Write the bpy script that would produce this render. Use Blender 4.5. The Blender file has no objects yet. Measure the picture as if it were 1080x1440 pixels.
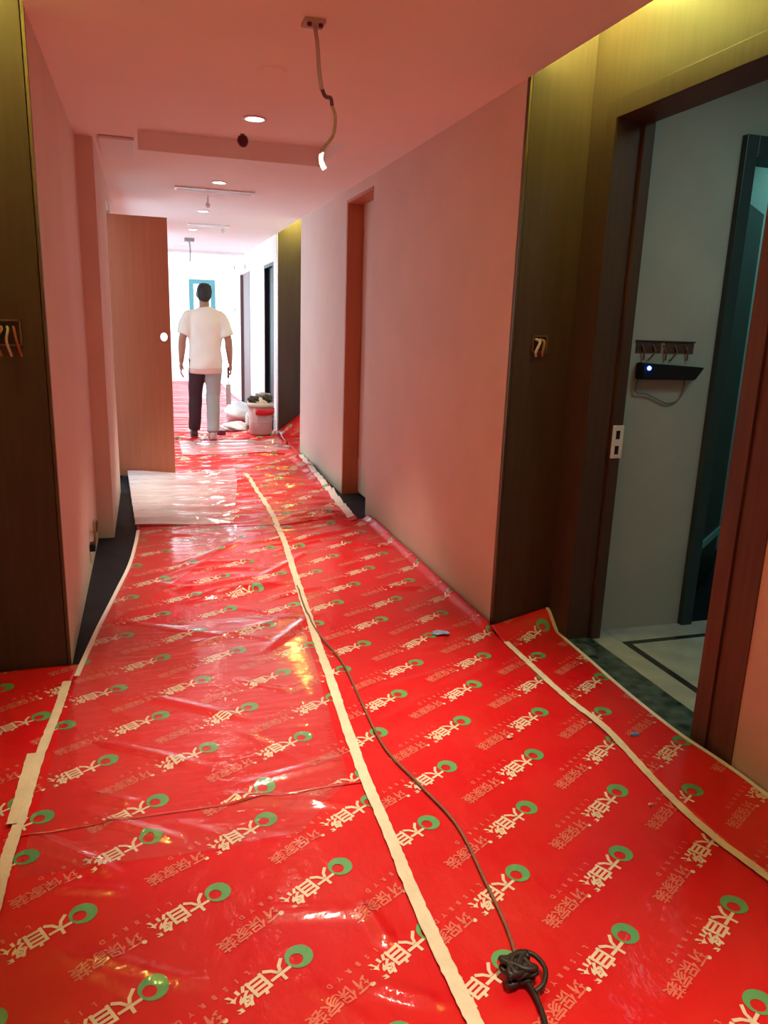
import bpy, bmesh, math, random
import numpy as np
from mathutils import Vector, Matrix

SC = bpy.context.scene
COL = SC.collection
R = math.radians

# ------------------------------------------------------------------ camera
def cam_setup():
    yaw, pitch, roll, fpx = R(17.46), R(14.0), R(1.94), 1064.6
    f = Vector((math.sin(yaw)*math.cos(pitch), math.cos(yaw)*math.cos(pitch), -math.sin(pitch)))
    rt = Vector((math.cos(yaw), -math.sin(yaw), 0)); up = rt.cross(f)
    c, s = math.cos(roll), math.sin(roll)
    rt, up = rt*c + up*s, up*c - rt*s
    cd = bpy.data.cameras.new('camera'); cd.sensor_fit = 'AUTO'; cd.sensor_width = 36
    cd.lens = fpx/1440*36; cd.clip_start = .02
    co = bpy.data.objects.new('camera', cd); COL.objects.link(co)
    m = Matrix((rt, up, -f)).transposed().to_4x4(); m.translation = (0, 0, 1.36)
    co.matrix_world = m; SC.camera = co
cam_setup()

# ------------------------------------------------------------------ world, daylight, exposure
SC.view_settings.view_transform = 'Standard'; SC.view_settings.look = 'None'
SC.view_settings.gamma = 1; SC.view_settings.use_curve_mapping = False
SC.view_settings.exposure = 0.0
try:
    SC.cycles.use_denoising = True; SC.cycles.max_bounces = 10; SC.cycles.diffuse_bounces = 6
    SC.cycles.sample_clamp_indirect = 8
except Exception: pass
w = bpy.data.worlds.new('world'); SC.world = w; w.use_nodes = True
w.node_tree.nodes['Background'].inputs[0].default_value = (.62, .84, 1, 1)
w.node_tree.nodes['Background'].inputs[1].default_value = 2.5

DOWNLIGHT_W = 262
LED_STRENGTH = 48
def area(name, loc, rot, sx, sy, power, color):
    l = bpy.data.lights.new(name, 'AREA'); l.shape = 'RECTANGLE'; l.size = sx; l.size_y = sy
    l.energy = power; l.color = color
    o = bpy.data.objects.new(name, l); COL.objects.link(o); o.location = loc; o.rotation_euler = rot
    return o
DAY = (.66, .91, 1)
area('daylight_end_door', (1.16, 17.7, 1.1), (R(90), 0, R(180)), .9, 2.2, 45, DAY)
area('daylight_side_window', (-.95, 10.6, 1.3), (0, R(-90), 0), 2.0, 2.2, 28, DAY)
area('daylight_side_window', (-.95, 14.6, 1.3), (0, R(-90), 0), 2.0, 3.0, 250, DAY)
area('daylight_side_window', (-.95, 7.85, 1.2), (0, R(-90), 0), 1.9, 1.25, 9, DAY)
area('entry_room_fill', (2.5, 1.7, 2.44), (0, 0, 0), .5, .5, 6.5, (.66, 1, .9))  # unseen fill lamp added under the entry room ceiling
area('bath_daylight', (3.0, 3.6, 2.42), (0, 0, 0), .7, .7, 5, (.35, .95, .95))

# ------------------------------------------------------------------ materials
MATS = {}
def nt(m):
    n = m.node_tree.nodes; l = m.node_tree.links
    return n, l, n['Principled BSDF']
def mat(name, col, rough=.6, metal=0, spec=.5, coat=0, coat_r=.1, emit=None, estr=0, bump=0, bscale=20, bstretch=(1, 1, 1), var=0, vscale=6, vstretch=(1, 1, 1), trans=0, vcol=None):
    if name in MATS: return MATS[name]
    m = bpy.data.materials.new(name); m.use_nodes = True; MATS[name] = m
    n, l, b = nt(m)
    b.inputs['Base Color'].default_value = (*col, 1); b.inputs['Roughness'].default_value = rough
    b.inputs['Metallic'].default_value = metal; b.inputs['Specular IOR Level'].default_value = spec
    b.inputs['Coat Weight'].default_value = coat; b.inputs['Coat Roughness'].default_value = coat_r
    b.inputs['Transmission Weight'].default_value = trans
    if emit: b.inputs['Emission Color'].default_value = (*emit, 1); b.inputs['Emission Strength'].default_value = estr
    if bump or var:
        g = n.new('ShaderNodeNewGeometry')
    if var:
        mp = n.new('ShaderNodeMapping'); mp.inputs['Scale'].default_value = [vscale*s for s in vstretch]
        l.new(g.outputs['Position'], mp.inputs[0])
        nz = n.new('ShaderNodeTexNoise'); nz.inputs['Scale'].default_value = 1; nz.inputs['Detail'].default_value = 5
        l.new(mp.outputs[0], nz.inputs['Vector'])
        rp = n.new('ShaderNodeValToRGB'); rp.color_ramp.elements[0].position = .35; rp.color_ramp.elements[1].position = .68
        c2 = vcol or tuple(c*(1-var) for c in col)
        rp.color_ramp.elements[0].color = (*c2, 1); rp.color_ramp.elements[1].color = (*col, 1)
        l.new(nz.outputs['Fac'], rp.inputs[0]); l.new(rp.outputs[0], b.inputs['Base Color'])
    if bump:
        mp = n.new('ShaderNodeMapping'); mp.inputs['Scale'].default_value = [bscale*s for s in bstretch]
        l.new(g.outputs['Position'], mp.inputs[0])
        nz = n.new('ShaderNodeTexNoise'); nz.inputs['Scale'].default_value = 1; nz.inputs['Detail'].default_value = 4
        l.new(mp.outputs[0], nz.inputs['Vector'])
        bp = n.new('ShaderNodeBump'); bp.inputs['Strength'].default_value = bump; bp.inputs['Distance'].default_value = .02
        l.new(nz.outputs['Fac'], bp.inputs['Height']); l.new(bp.outputs[0], b.inputs['Normal'])
        if coat: l.new(bp.outputs[0], b.inputs['Coat Normal'])
    return m

def paint_mat():
    # white plaster wall, bare putty along the foot of the wall where the skirting is still missing
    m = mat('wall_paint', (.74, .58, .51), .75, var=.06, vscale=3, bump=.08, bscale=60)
    n, l, b = nt(m)
    src = b.inputs['Base Color'].links[0].from_socket
    g = n.new('ShaderNodeNewGeometry'); s = n.new('ShaderNodeSeparateXYZ'); l.new(g.outputs['Position'], s.inputs[0])
    nz = n.new('ShaderNodeTexNoise'); nz.inputs['Scale'].default_value = 3; l.new(g.outputs['Position'], nz.inputs['Vector'])
    a = n.new('ShaderNodeMath'); a.operation = 'MULTIPLY_ADD'; a.inputs[1].default_value = -.35; l.new(nz.outputs['Fac'], a.inputs[0]); l.new(s.outputs['Z'], a.inputs[2])
    mr = n.new('ShaderNodeMapRange'); mr.inputs['From Min'].default_value = -.12; mr.inputs['From Max'].default_value = .06
    mr.inputs['To Min'].default_value = 1; mr.inputs['To Max'].default_value = 0; l.new(a.outputs[0], mr.inputs['Value'])
    mx = n.new('ShaderNodeMix'); mx.data_type = 'RGBA'; l.new(mr.outputs[0], mx.inputs['Factor']); l.new(src, mx.inputs['A'])
    mx.inputs['B'].default_value = (.58, .55, .42, 1); l.new(mx.outputs['Result'], b.inputs['Base Color'])
    return m
PAINT = paint_mat()
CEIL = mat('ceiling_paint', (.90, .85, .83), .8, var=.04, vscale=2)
WOOD = mat('dark_wood', (.072, .046, .034), .5, spec=.25, var=.16, vscale=9, vstretch=(6, 6, .35))
WOODR = mat('reddish_dark_wood', (.12, .05, .04), .38, var=.3, vscale=9, vstretch=(6, 6, .35))
DOORM = mat('orange_veneer', (.52, .17, .08), .5, var=.12, vscale=7, vstretch=(5, 5, .3))
STONE = mat('dark_floor_stone', (.010, .014, .020), .6, spec=.2, var=.5, vscale=7)
RED = mat('red_film', (.60, .004, .010), .42, spec=.2, coat=.55, coat_r=.13, var=.14, vcol=(.60, .017, .016), vscale=4, bump=.22, bscale=14, bstretch=(1, .6, 1))
CREAM = mat('print_cream', (.74, .60, .44), .42, coat=.55, coat_r=.13, bump=.2, bscale=14, bstretch=(1, .6, 1))
PALE = mat('print_pale', (.68, .15, .105), .42, coat=.55, coat_r=.13, bump=.2, bscale=14, bstretch=(1, .6, 1))
GREEN = mat('print_green', (.10, .34, .12), .42, coat=.55, coat_r=.13, var=.0, bump=.2, bscale=14, bstretch=(1, .6, 1))
TAPE = mat('masking_tape', (.76, .66, .48), .6, var=.12, vscale=18, bump=.2, bscale=60)
WHITEP = mat('white_plastic', (.8, .8, .78), .35)
DARKP = mat('black_plastic', (.012, .012, .013), .45, spec=.25)
CABLE = mat('brown_cable', (.20, .09, .05), .5)
STEEL = mat('brushed_steel', (.72, .7, .66), .22, metal=1)
LENS = mat('lamp_lens', (1, .95, .88), .4, emit=(1, .9, .75), estr=32)
LED = mat('yellow_led', (1, .8, .3), .4, emit=(.95, .97, .2), estr=LED_STRENGTH)
LED2 = mat('yellow_led_fill', (1, .8, .3), .4, emit=(.95, .97, .2), estr=LED_STRENGTH*11)
MARB_L = mat('pale_marble', (.50, .56, .54), .18, var=.22, vscale=9)
MARB_D = mat('dark_green_marble', (.09, .15, .16), .2, var=.75, vscale=16)
MARB_K = mat('black_marble', (.03, .035, .035), .2)
TEAL = mat('teal_frame', (.05, .16, .18), .4)
DTEAL = mat('dark_teal_frame', (.022, .045, .048), .4)
BRASS = mat('bronze_trim', (.16, .12, .07), .5, metal=1)
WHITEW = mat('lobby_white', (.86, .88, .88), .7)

def film_mat(name, haze, tint, doubled=False):  # doubled: paints whitish glare into the haze and strengthens the bump
    m = bpy.data.materials.new(name); m.use_nodes = True
    n = m.node_tree.nodes; l = m.node_tree.links; n.clear()
    out = n.new('ShaderNodeOutputMaterial')
    tr = n.new('ShaderNodeBsdfTransparent'); tr.inputs[0].default_value = (.97, .97, .97, 1)
    df = n.new('ShaderNodeBsdfDiffuse'); df.inputs[0].default_value = (*tint, 1)
    gl = n.new('ShaderNodeBsdfGlossy'); gl.inputs['Roughness'].default_value = .07; gl.inputs[0].default_value = (1, 1, 1, 1)
    m1 = n.new('ShaderNodeMixShader'); m1.inputs[0].default_value = haze
    l.new(tr.outputs[0], m1.inputs[1]); l.new(df.outputs[0], m1.inputs[2])
    g = n.new('ShaderNodeNewGeometry'); mp = n.new('ShaderNodeMapping'); mp.inputs['Scale'].default_value = (5, 22, 10)
    l.new(g.outputs['Position'], mp.inputs[0])
    nz = n.new('ShaderNodeTexNoise'); nz.inputs['Scale'].default_value = 1; nz.inputs['Detail'].default_value = 3; l.new(mp.outputs[0], nz.inputs['Vector'])
    bp = n.new('ShaderNodeBump'); bp.inputs['Strength'].default_value = .55 if doubled else .25; bp.inputs['Distance'].default_value = .02; l.new(nz.outputs['Fac'], bp.inputs['Height'])
    l.new(bp.outputs[0], gl.inputs['Normal'])
    if doubled:   # whitish glare painted in as haze, strong on the left, fading to the right
        sx = n.new('ShaderNodeSeparateXYZ'); l.new(g.outputs['Position'], sx.inputs[0])
        ad = n.new('ShaderNodeMath'); ad.operation = 'MULTIPLY_ADD'; ad.inputs[1].default_value = .35; l.new(nz.outputs['Fac'], ad.inputs[0]); l.new(sx.outputs['X'], ad.inputs[2])
        mr = n.new('ShaderNodeMapRange'); mr.inputs['From Min'].default_value = .15; mr.inputs['From Max'].default_value = .72; mr.inputs['To Min'].default_value = .82; mr.inputs['To Max'].default_value = .18
        l.new(ad.outputs[0], mr.inputs['Value']); l.new(mr.outputs[0], m1.inputs[0])
    fr = n.new('ShaderNodeFresnel'); fr.inputs[0].default_value = 1.7; io = n.new('ShaderNodeMath'); io.operation = 'MULTIPLY_ADD'; io.inputs[1].default_value = 1/1.7-1.7; io.inputs[2].default_value = 1.7; l.new(g.outputs['Backfacing'], io.inputs[0]); l.new(io.outputs[0], fr.inputs[0]); l.new(bp.outputs[0], fr.inputs['Normal'])
    m2 = n.new('ShaderNodeMixShader'); l.new(fr.outputs[0], m2.inputs[0]); l.new(m1.outputs[0], m2.inputs[1]); l.new(gl.outputs[0], m2.inputs[2])
    l.new(m2.outputs[0], out.inputs[0]); return m
FILM = film_mat('clear_film', .018, (.9, .85, .85))
FILM_S = film_mat('silvery_film', .42, (.86, .88, .96), True)

# ------------------------------------------------------------------ helpers
def link(o, parent=None):
    COL.objects.link(o)
    if parent is not None: o.parent = parent
    return o
def tag(o, label, cat=None, group=None, kind=None):
    o['label'] = label
    if cat: o['category'] = cat
    if group: o['group'] = group
    if kind: o['kind'] = kind
    return o
def thing(name, label, cat, loc=(0, 0, 0), group=None, rz=0):
    o = bpy.data.objects.new(name, None); o.location = loc; o.rotation_euler = (0, 0, rz); o.empty_display_size = .1
    COL.objects.link(o); return tag(o, label, cat, group)
def obj(name, bm, m, parent=None, smooth=False, recalc=True):
    if recalc: bmesh.ops.recalc_face_normals(bm, faces=bm.faces)
    me = bpy.data.meshes.new(name); bm.to_mesh(me); bm.free()
    for mm in (m if isinstance(m, (list, tuple)) else [m]): me.materials.append(mm)
    if smooth:
        for p in me.polygons: p.use_smooth = True
    return link(bpy.data.objects.new(name, me), parent)
def NB(): return bmesh.new()
def box(bm, x0, x1, y0, y1, z0, z1, mi=0):
    v = [bm.verts.new(p) for p in ((x0, y0, z0), (x1, y0, z0), (x1, y1, z0), (x0, y1, z0), (x0, y0, z1), (x1, y0, z1), (x1, y1, z1), (x0, y1, z1))]
    fs = []
    for f in ((0, 3, 2, 1), (4, 5, 6, 7), (0, 1, 5, 4), (1, 2, 6, 5), (2, 3, 7, 6), (3, 0, 4, 7)):
        q = bm.faces.new([v[i] for i in f]); q.material_index = mi; fs.append(q)
    return bm
def bbox(x0, x1, y0, y1, z0, z1, bev=0):
    bm = NB(); box(bm, x0, x1, y0, y1, z0, z1)
    if bev: bmesh.ops.bevel(bm, geom=bm.edges[:], offset=bev, segments=2, profile=.6, affect='EDGES')
    return bm
def lathe(bm, prof, c=(0, 0, 0), n=24, axis='Z', mi=0, sx=1, sy=1):
    rings = []
    for r, z in prof:
        ring = []
        for i in range(n):
            a = 2*math.pi*i/n; p = (r*math.cos(a)*sx, r*math.sin(a)*sy, z)
            if axis == 'Y': p = (p[0], z, p[1])
            if axis == 'X': p = (z, p[0], p[1])
            ring.append(bm.verts.new((p[0]+c[0], p[1]+c[1], p[2]+c[2])))
        rings.append(ring)
    for a, b in zip(rings, rings[1:]):
        for i in range(n):
            f = bm.faces.new((a[i], a[(i+1) % n], b[(i+1) % n], b[i])); f.material_index = mi
    for ring in (rings[0], rings[-1]):
        try: bm.faces.new(ring).material_index = mi
        except ValueError: pass
    return bm
def smooth_path(pts, k=6):
    P = [Vector(p) for p in pts]; P = [P[0]*2-P[1]] + P + [P[-1]*2-P[-2]]; out = []
    for i in range(1, len(P)-2):
        for j in range(k):
            t = j/k; a, b, c, d = P[i-1:i+3]
            out.append(.5*((2*b)+(c-a)*t+(2*a-5*b+4*c-d)*t*t+(3*b-a-3*c+d)*t**3))
    out.append(P[-2]); return out
def tube(bm, pts, r, n=8, mi=0):
    pts = [Vector(p) for p in pts]; rings = []; nrm = None
    rr = r if isinstance(r, (list, tuple)) else [r]*len(pts)
    for i, p in enumerate(pts):
        t = (pts[min(i+1, len(pts)-1)]-pts[max(i-1, 0)]).normalized()
        if nrm is None: nrm = t.orthogonal().normalized()
        nrm = (nrm - t*nrm.dot(t)).normalized(); b = t.cross(nrm)
        rings.append([bm.verts.new(p+(nrm*math.cos(2*math.pi*k/n)+b*math.sin(2*math.pi*k/n))*rr[i]) for k in range(n)])
    for a, b in zip(rings, rings[1:]):
        for k in range(n): bm.faces.new((a[k], a[(k+1) % n], b[(k+1) % n], b[k])).material_index = mi
    bm.faces.new(rings[0][::-1]).material_index = mi; bm.faces.new(rings[-1]).material_index = mi
    return bm
def struct(name, bm, m, label, parent=None):
    o = obj(name, bm, m, parent)
    if parent is None: tag(o, label, 'wall' if 'wall' in name else name.split('_')[0], kind='structure')
    return o

# ------------------------------------------------------------------ the room shell
XL, XL2, XR, XN, CH = -.333, -.24, 1.472, 1.757, 2.31
NY0, NY1 = 0.9, 2.972          # near door niches
FY0, FY1 = 7.65, 9.10           # far door niches
NTOP = 2.66
T = .10
tile = struct('floor', bbox(-1.3, 3.6, -2.6, 17.2, -.12, 0), STONE, 'dark stone corridor floor showing beside the red film')
def wseg(side, label, *b, m=None): return struct('wall_'+side, bbox(*b), m or PAINT, label)
# left
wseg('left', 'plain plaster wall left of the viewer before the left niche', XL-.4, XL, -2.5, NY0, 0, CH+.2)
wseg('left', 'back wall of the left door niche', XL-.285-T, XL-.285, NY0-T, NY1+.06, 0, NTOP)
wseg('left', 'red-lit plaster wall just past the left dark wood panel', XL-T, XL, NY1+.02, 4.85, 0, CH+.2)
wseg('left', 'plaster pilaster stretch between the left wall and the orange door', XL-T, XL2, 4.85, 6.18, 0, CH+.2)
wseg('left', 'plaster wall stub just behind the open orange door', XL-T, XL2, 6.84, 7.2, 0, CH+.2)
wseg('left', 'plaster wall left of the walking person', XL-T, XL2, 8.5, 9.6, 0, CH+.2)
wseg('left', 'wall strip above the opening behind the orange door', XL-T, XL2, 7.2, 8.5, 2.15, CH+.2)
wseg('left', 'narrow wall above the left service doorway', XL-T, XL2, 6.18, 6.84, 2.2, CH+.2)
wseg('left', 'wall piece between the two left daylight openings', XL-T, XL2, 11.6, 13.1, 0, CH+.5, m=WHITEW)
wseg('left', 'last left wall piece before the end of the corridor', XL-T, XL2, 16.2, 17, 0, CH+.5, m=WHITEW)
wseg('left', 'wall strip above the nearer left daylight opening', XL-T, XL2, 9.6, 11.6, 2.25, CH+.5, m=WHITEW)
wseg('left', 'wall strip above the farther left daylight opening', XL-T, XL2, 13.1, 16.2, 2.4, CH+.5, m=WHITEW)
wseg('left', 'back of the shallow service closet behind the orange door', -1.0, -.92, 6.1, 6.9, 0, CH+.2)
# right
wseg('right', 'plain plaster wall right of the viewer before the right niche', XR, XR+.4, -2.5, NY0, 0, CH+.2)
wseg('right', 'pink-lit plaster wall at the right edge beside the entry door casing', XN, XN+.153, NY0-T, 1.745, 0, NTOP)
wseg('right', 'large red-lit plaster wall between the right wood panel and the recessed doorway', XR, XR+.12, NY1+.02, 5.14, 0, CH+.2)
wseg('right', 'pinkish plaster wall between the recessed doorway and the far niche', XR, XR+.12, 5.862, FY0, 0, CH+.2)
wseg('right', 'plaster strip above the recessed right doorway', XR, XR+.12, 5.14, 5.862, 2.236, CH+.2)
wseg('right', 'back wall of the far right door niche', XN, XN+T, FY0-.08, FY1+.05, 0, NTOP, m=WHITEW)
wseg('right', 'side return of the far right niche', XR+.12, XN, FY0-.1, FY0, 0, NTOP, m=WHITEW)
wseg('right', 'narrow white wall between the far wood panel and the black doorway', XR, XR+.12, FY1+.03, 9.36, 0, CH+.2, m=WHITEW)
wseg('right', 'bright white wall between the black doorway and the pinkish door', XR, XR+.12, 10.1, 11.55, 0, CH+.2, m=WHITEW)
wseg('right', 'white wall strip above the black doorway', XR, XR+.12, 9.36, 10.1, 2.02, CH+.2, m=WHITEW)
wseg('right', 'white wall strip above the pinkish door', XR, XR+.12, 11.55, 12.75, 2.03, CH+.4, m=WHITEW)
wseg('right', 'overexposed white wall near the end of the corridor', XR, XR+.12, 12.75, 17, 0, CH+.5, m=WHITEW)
# ends
wseg('back', 'plain plaster wall closing the corridor behind the viewer', -1, 2.2, -2.6, -2.5, 0, CH+.2)
bm = NB(); box(bm, XL, .895, 17, 17.12, 0, 2.8); box(bm, 1.434, 1.6, 17, 17.12, 0, 2.8); box(bm, .895, 1.434, 17, 17.12, 2.13, 2.8)
struct('wall_end', bm, WHITEW, 'bright end wall of the corridor around the glazed door')
# ceiling with the open hatch
bm = NB(); hx0, hx1, hy0, hy1 = 0.0, 1.1, 4.42, 5.1; zt = CH+.05
for b in ((XL, XR, -2.5, hy0), (XL, XR, hy1, 12.2), (XL, hx0, hy0, hy1), (hx1, XR, hy0, hy1)):
    box(bm, b[0], b[1], b[2], b[3], CH, zt)
struct('ceiling', bm, CEIL, 'smooth plaster corridor ceiling tinted red by the floor')
bm = NB(); box(bm, hx0-.02, hx1+.02, hy0-.02, hy1+.02, CH+.11, CH+.13)
box(bm, hx0-.02, hx0, hy0, hy1, zt, CH+.11); box(bm, hx1, hx1+.02, hy0, hy1, zt, CH+.11)
box(bm, hx0, hx1, hy0-.02, hy0, zt, CH+.11); box(bm, hx0, hx1, hy1, hy1+.02, zt, CH+.11)
struct('ceiling', bm, CEIL, 'shallow rectangular ceiling recess around the red capped sprinkler')
struct('ceiling', bbox(XL-.1, XR+.1, 12.2, 17.1, 2.74, 2.8), WHITEW, 'higher bright ceiling at the end of the corridor')
struct('trim_1', bbox(XL-.1, XR+.1, 12.14, 12.2, CH-.035, 2.76), WHITEW, 'shallow ceiling beam where the corridor ceiling ends')
# niche ceilings and light slots
def niche(side, y0, y1, lab):
    xa, xb = (XR, XN+.1) if side > 0 else (XL-.385, XL)
    bm = NB(); box(bm, xa-.02*(side > 0), xb+.02*(side < 0), y0-.1, y1+.06, NTOP, NTOP+.05)
    e = XR if side > 0 else XL
    box(bm, e-.03, e, y0-.1, y1+.06, zt, NTOP) if side > 0 else box(bm, e, e+.03, y0-.1, y1+.06, zt, NTOP)
    if side > 0: box(bm, XR, XN+.1, y0-.1, y0-.05, CH+.2, NTOP)
    struct('ceiling', bm, CEIL, 'raised light slot ceiling above the '+lab)
    t = thing('led_strip', 'yellow LED light strip hidden in the ceiling slot above the '+lab, 'light', (0, 0, 0), 'yellow light strips in the niche slots')
    sg = 1 if side > 0 else -1; lx = e
    bx = lambda a, b, *r: bbox(min(e+sg*a, e+sg*b), max(e+sg*a, e+sg*b), *r)
    obj('channel', bx(.0, .036, y0+.02, y1-.02, CH+.052, CH+.056), STEEL, t)  # unseen plate, widened to cut off the strip's downward light
    obj('diffuser', bx(.002, .012, y0+.03, y1-.03, CH+.056, CH+.082), LED, t)
    obj('diffuser', bx(.10, .27, y1-.21, y1-.19, NTOP-.03, NTOP-.015), LED2, t)  # unseen extra strip added to throw yellow light on the wood panel
    obj('channel', bx(.02, .28, y1-.22, y1-.18, NTOP-.015, NTOP), STEEL, t)
niche(1, NY0, NY1, 'right entry niche'); niche(-1, NY0, NY1, 'left entry niche'); niche(1, FY0, FY1, 'far right niche')

# dark wood panels facing the viewer
def panel(x0, x1, y, lab, trimx, parts=2, htop=NTOP, m_trim=BRASS):
    t = thing('wood_panel', lab, 'wall panel', (0, 0, 0), 'dark wood niche panels')
    n = parts; wd = (x1-x0)/n
    for i in range(n):
        obj('board', bbox(x0+wd*i+.0012, x0+wd*(i+1)-.0012, y, y+.02, 0, htop, .0008), WOOD, t)
    o = obj('edge_trim', bbox(trimx-.004, trimx+.006, y-.002, y+.02, 0, htop, .0008), m_trim, t)
    return t
panel(XR+.013, XN+.03, NY1, 'tall dark wood panel left of the open entry door on the right', XR+.006, 1)
panel(XL-.285, XL-.013, NY1, 'tall dark wood panel at the left edge holding an open switch box', XL-.006, 1)
panel(XR+.013, XN-.001, FY1, 'far dark wood panel under yellow light beyond the pinkish wall', XR+.006, 1, m_trim=STEEL)

# ------------------------------------------------------------------ entry doorway on the right
DY0, DY1, DZ, JX = 1.93, 2.77, 2.146, 1.91
t = thing('door_frame', 'dark wood door frame of the open entry doorway on the right', 'door frame')
obj('header_panel', bbox(XN, XN+.03, 1.745, NY1-.001, DZ, NTOP), WOOD, t)
obj('jamb', bbox(XN, JX, DY1, NY1-.001, 0, DZ), WOOD, t)
o = obj('casing', bbox(XN-.012, XN, DY1-.0, DY1+.07, 0, DZ+.07, .002), WOOD, t)
obj('casing', bbox(XN-.012, XN, DY0-.07, DY1+.0, DZ, DZ+.07, .002), WOOD, t)
obj('head_jamb', bbox(XN+.03, JX, DY0-.02, DY1, DZ, DZ+.12), WOOD, t)
obj('jamb', bbox(XN, JX, 1.86, DY0, 0, DZ), WOODR, t)
obj('casing', bbox(XN-.012, XN+.02, 1.86, DY0, 0, DZ+.07, .002), WOODR, t)
obj('casing', bbox(XN-.004, XN+.02, 1.745, 1.858, 0, DZ+.07, .002), WOODR, t)
obj('rebate', bbox(JX-.045, JX, DY1-.018, DY1, 0, DZ), WOOD, t)
k = obj('strike_plate', bbox(JX-.048, JX+.004, DY1-.023, DY1-.018, .835, .975, .001), WHITEP, t)
k['label'] = 'white metal strike plate with two latch holes'
for z in (.87, .935): obj('latch_hole', bbox(JX-.032, JX-.014, DY1-.0245, DY1-.0228, z-.018, z+.018), DARKP, k)

# entry room behind it
ROOM = mat('entry_room_paint', (.44, .48, .43), .8, var=.1, vscale=4)
wseg('room', 'grey-green wall inside the entry room holding the router', JX, 2.386, 2.83, 2.93, 0, 2.5, m=ROOM)
wseg('room', 'wall above the inner bathroom door', 2.386, 3.5, 2.83, 2.93, 2.16, 2.5, m=ROOM)
wseg('room', 'far right side wall of the entry room', 3.5, 3.58, .3, 4.6, 0, 2.5, m=ROOM)
wseg('room', 'near wall of the entry room', JX, 3.5, .3, .4, 0, 2.5, m=ROOM)
wseg('room', 'corridor side wall of the entry room', XN+.153, JX+.03, .4, 1.745, 0, 2.5, m=ROOM)
wseg('room', 'bathroom back wall', 2.2, 3.5, 4.5, 4.6, 0, 2.5, m=ROOM)
wseg('room', 'bathroom left wall', 2.2, 2.28, 2.93, 4.5, 0, 2.5, m=ROOM)
struct('ceiling', bbox(JX, 3.58, .3, 4.6, 2.5, 2.56), ROOM, 'ceiling of the entry room')
struct('ceiling', bbox(XN+.03, JX, 1.3, NY1+.05, DZ+.12, 2.56), ROOM, 'soffit block above the entry doorway')
t = thing('inner_door_frame', 'dark teal door frame inside the entry room right of the router', 'door frame')
obj('jamb', bbox(2.386, 2.445, 2.80, 2.95, 0, 2.16, .004), DTEAL, t)
obj('head_jamb', bbox(2.445, 3.45, 2.80, 2.95, 2.075, 2.16, .004), DTEAL, t)
obj('stop', bbox(2.445, 2.46, 2.86, 2.95, 0, 2.075), DTEAL, t)
t = thing('inner_door', 'nearly black inner door standing ajar behind the teal frame', 'door', (2.48, 2.96, 0), rz=R(38))
obj('leaf', bbox(0, .8, 0, .04, .29, 1.975, .002), mat('near_black_green', (.006, .016, .014), .4), t)
obj('kick_board', bbox(0, .8, 0, .04, .03, .25, .002), mat('near_black_green', (.006, .016, .014), .4), t)
obj('rail', bbox(0, .8, -.01, .05, .25, .29, .002), mat('cyan_rail', (.2, .5, .5), .4), t)

# entry room floor tiles (children of the floor)
tiles = [('threshold_slab', XN-.03, 1.872, 1.86, 2.83, MARB_D)]
for i in range(5): tiles.append(('tile', 1.874, 1.984, 2.83-.46*(i+1)+.002, 2.83-.46*i, MARB_L))
for i in range(3): tiles.append(('tile', 1.986+.5*i, 1.984+.5*(i+1), 2.695, 2.83, MARB_L))
tiles.append(('border_strip', 1.986, 2.018, .6, 2.693, MARB_K)); tiles.append(('border_strip', 2.02, 3.48, 2.663, 2.693, MARB_K))
for i in range(3):
    for j in range(4): tiles.append(('tile', 2.02+.48*i, 2.498+.48*i, 2.661-.5*(j+1)+.002, 2.661-.5*j, MARB_L))
for nme, a, b, c, d, m in tiles: obj(nme, bbox(a, b, c, d, 0, .008, .001), m, tile)

# router, hole, wires
t = thing('wall_niche', 'torn open wall box with brown wires above the router', 'wall box', (2.13, 2.83, 1.28))
BROWN = mat('torn_brown', (.10, .055, .04), .8, var=.5, vscale=40)
bm = NB()
for a, b in ((-.145, -.02), (.0, .145)):
    box(bm, a, b, -.004, .0, -.005, .042); 
obj('opening', bm, BROWN, t)
obj('rim', bbox(-.15, .15, -.008, 0, .04, .046), mat('dark_rim', (.03, .018, .014), .7), t)
for i in range(5):
    bm = NB(); x = -.12+.055*i; tube(bm, smooth_path([(x, -.004, .03), (x+.01, -.012, 0), (x+.015*(-1)**i, -.008, -.035)], 4), .004, 6)
    obj('wire', bm, mat('brown_wire', (.16, .09, .06), .6), t)
t = thing('router', 'flat black router with a glowing blue light on the entry room wall', 'router', (2.145, 2.83, 1.2))
bm = NB(); vs = [(-.15, 0, -.038), (.125, 0, -.038), (.165, -.05, .012), (-.15, -.05, .038), (-.15, 0, .038), (.165, 0, .012)]
V = [bm.verts.new(v) for v in ((-.15, 0, -.036), (.125, 0, -.036), (.165, 0, .018), (-.15, 0, .034), (-.15, -.05, -.036), (.125, -.05, -.036), (.165, -.05, .018), (-.15, -.05, .034))]
for f in ((0, 1, 2, 3), (4, 7, 6, 5), (0, 4, 5, 1), (1, 5, 6, 2), (2, 6, 7, 3), (3, 7, 4, 0)): bm.faces.new([V[i] for i in f])
bmesh.ops.bevel(bm, geom=bm.edges[:], offset=.004, segments=2, affect='EDGES')
rb = obj('body', bm, DARKP, t)
bm = NB(); lathe(bm, [(.001, -.056), (.007, -.0555), (.009, -.05)], (-.118, 0, .012), 12, 'Y')
o = obj('led', bm, mat('blue_led', (.05, .1, 1), .4, emit=(.03, .08, 1), estr=45), rb); o['label'] = 'glowing blue status light'
bm = NB(); tube(bm, smooth_path([(-.14, -.01, -.034), (-.145, -.014, -.09), (-.09, -.012, -.1), (-.05, -.01, -.115), (.03, -.01, -.14), (.09, -.01, -.11), (.1, -.01, -.036)]), .0035, 6)
obj('cord', bm, mat('grey_cord', (.2, .2, .19), .6), t)

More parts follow.
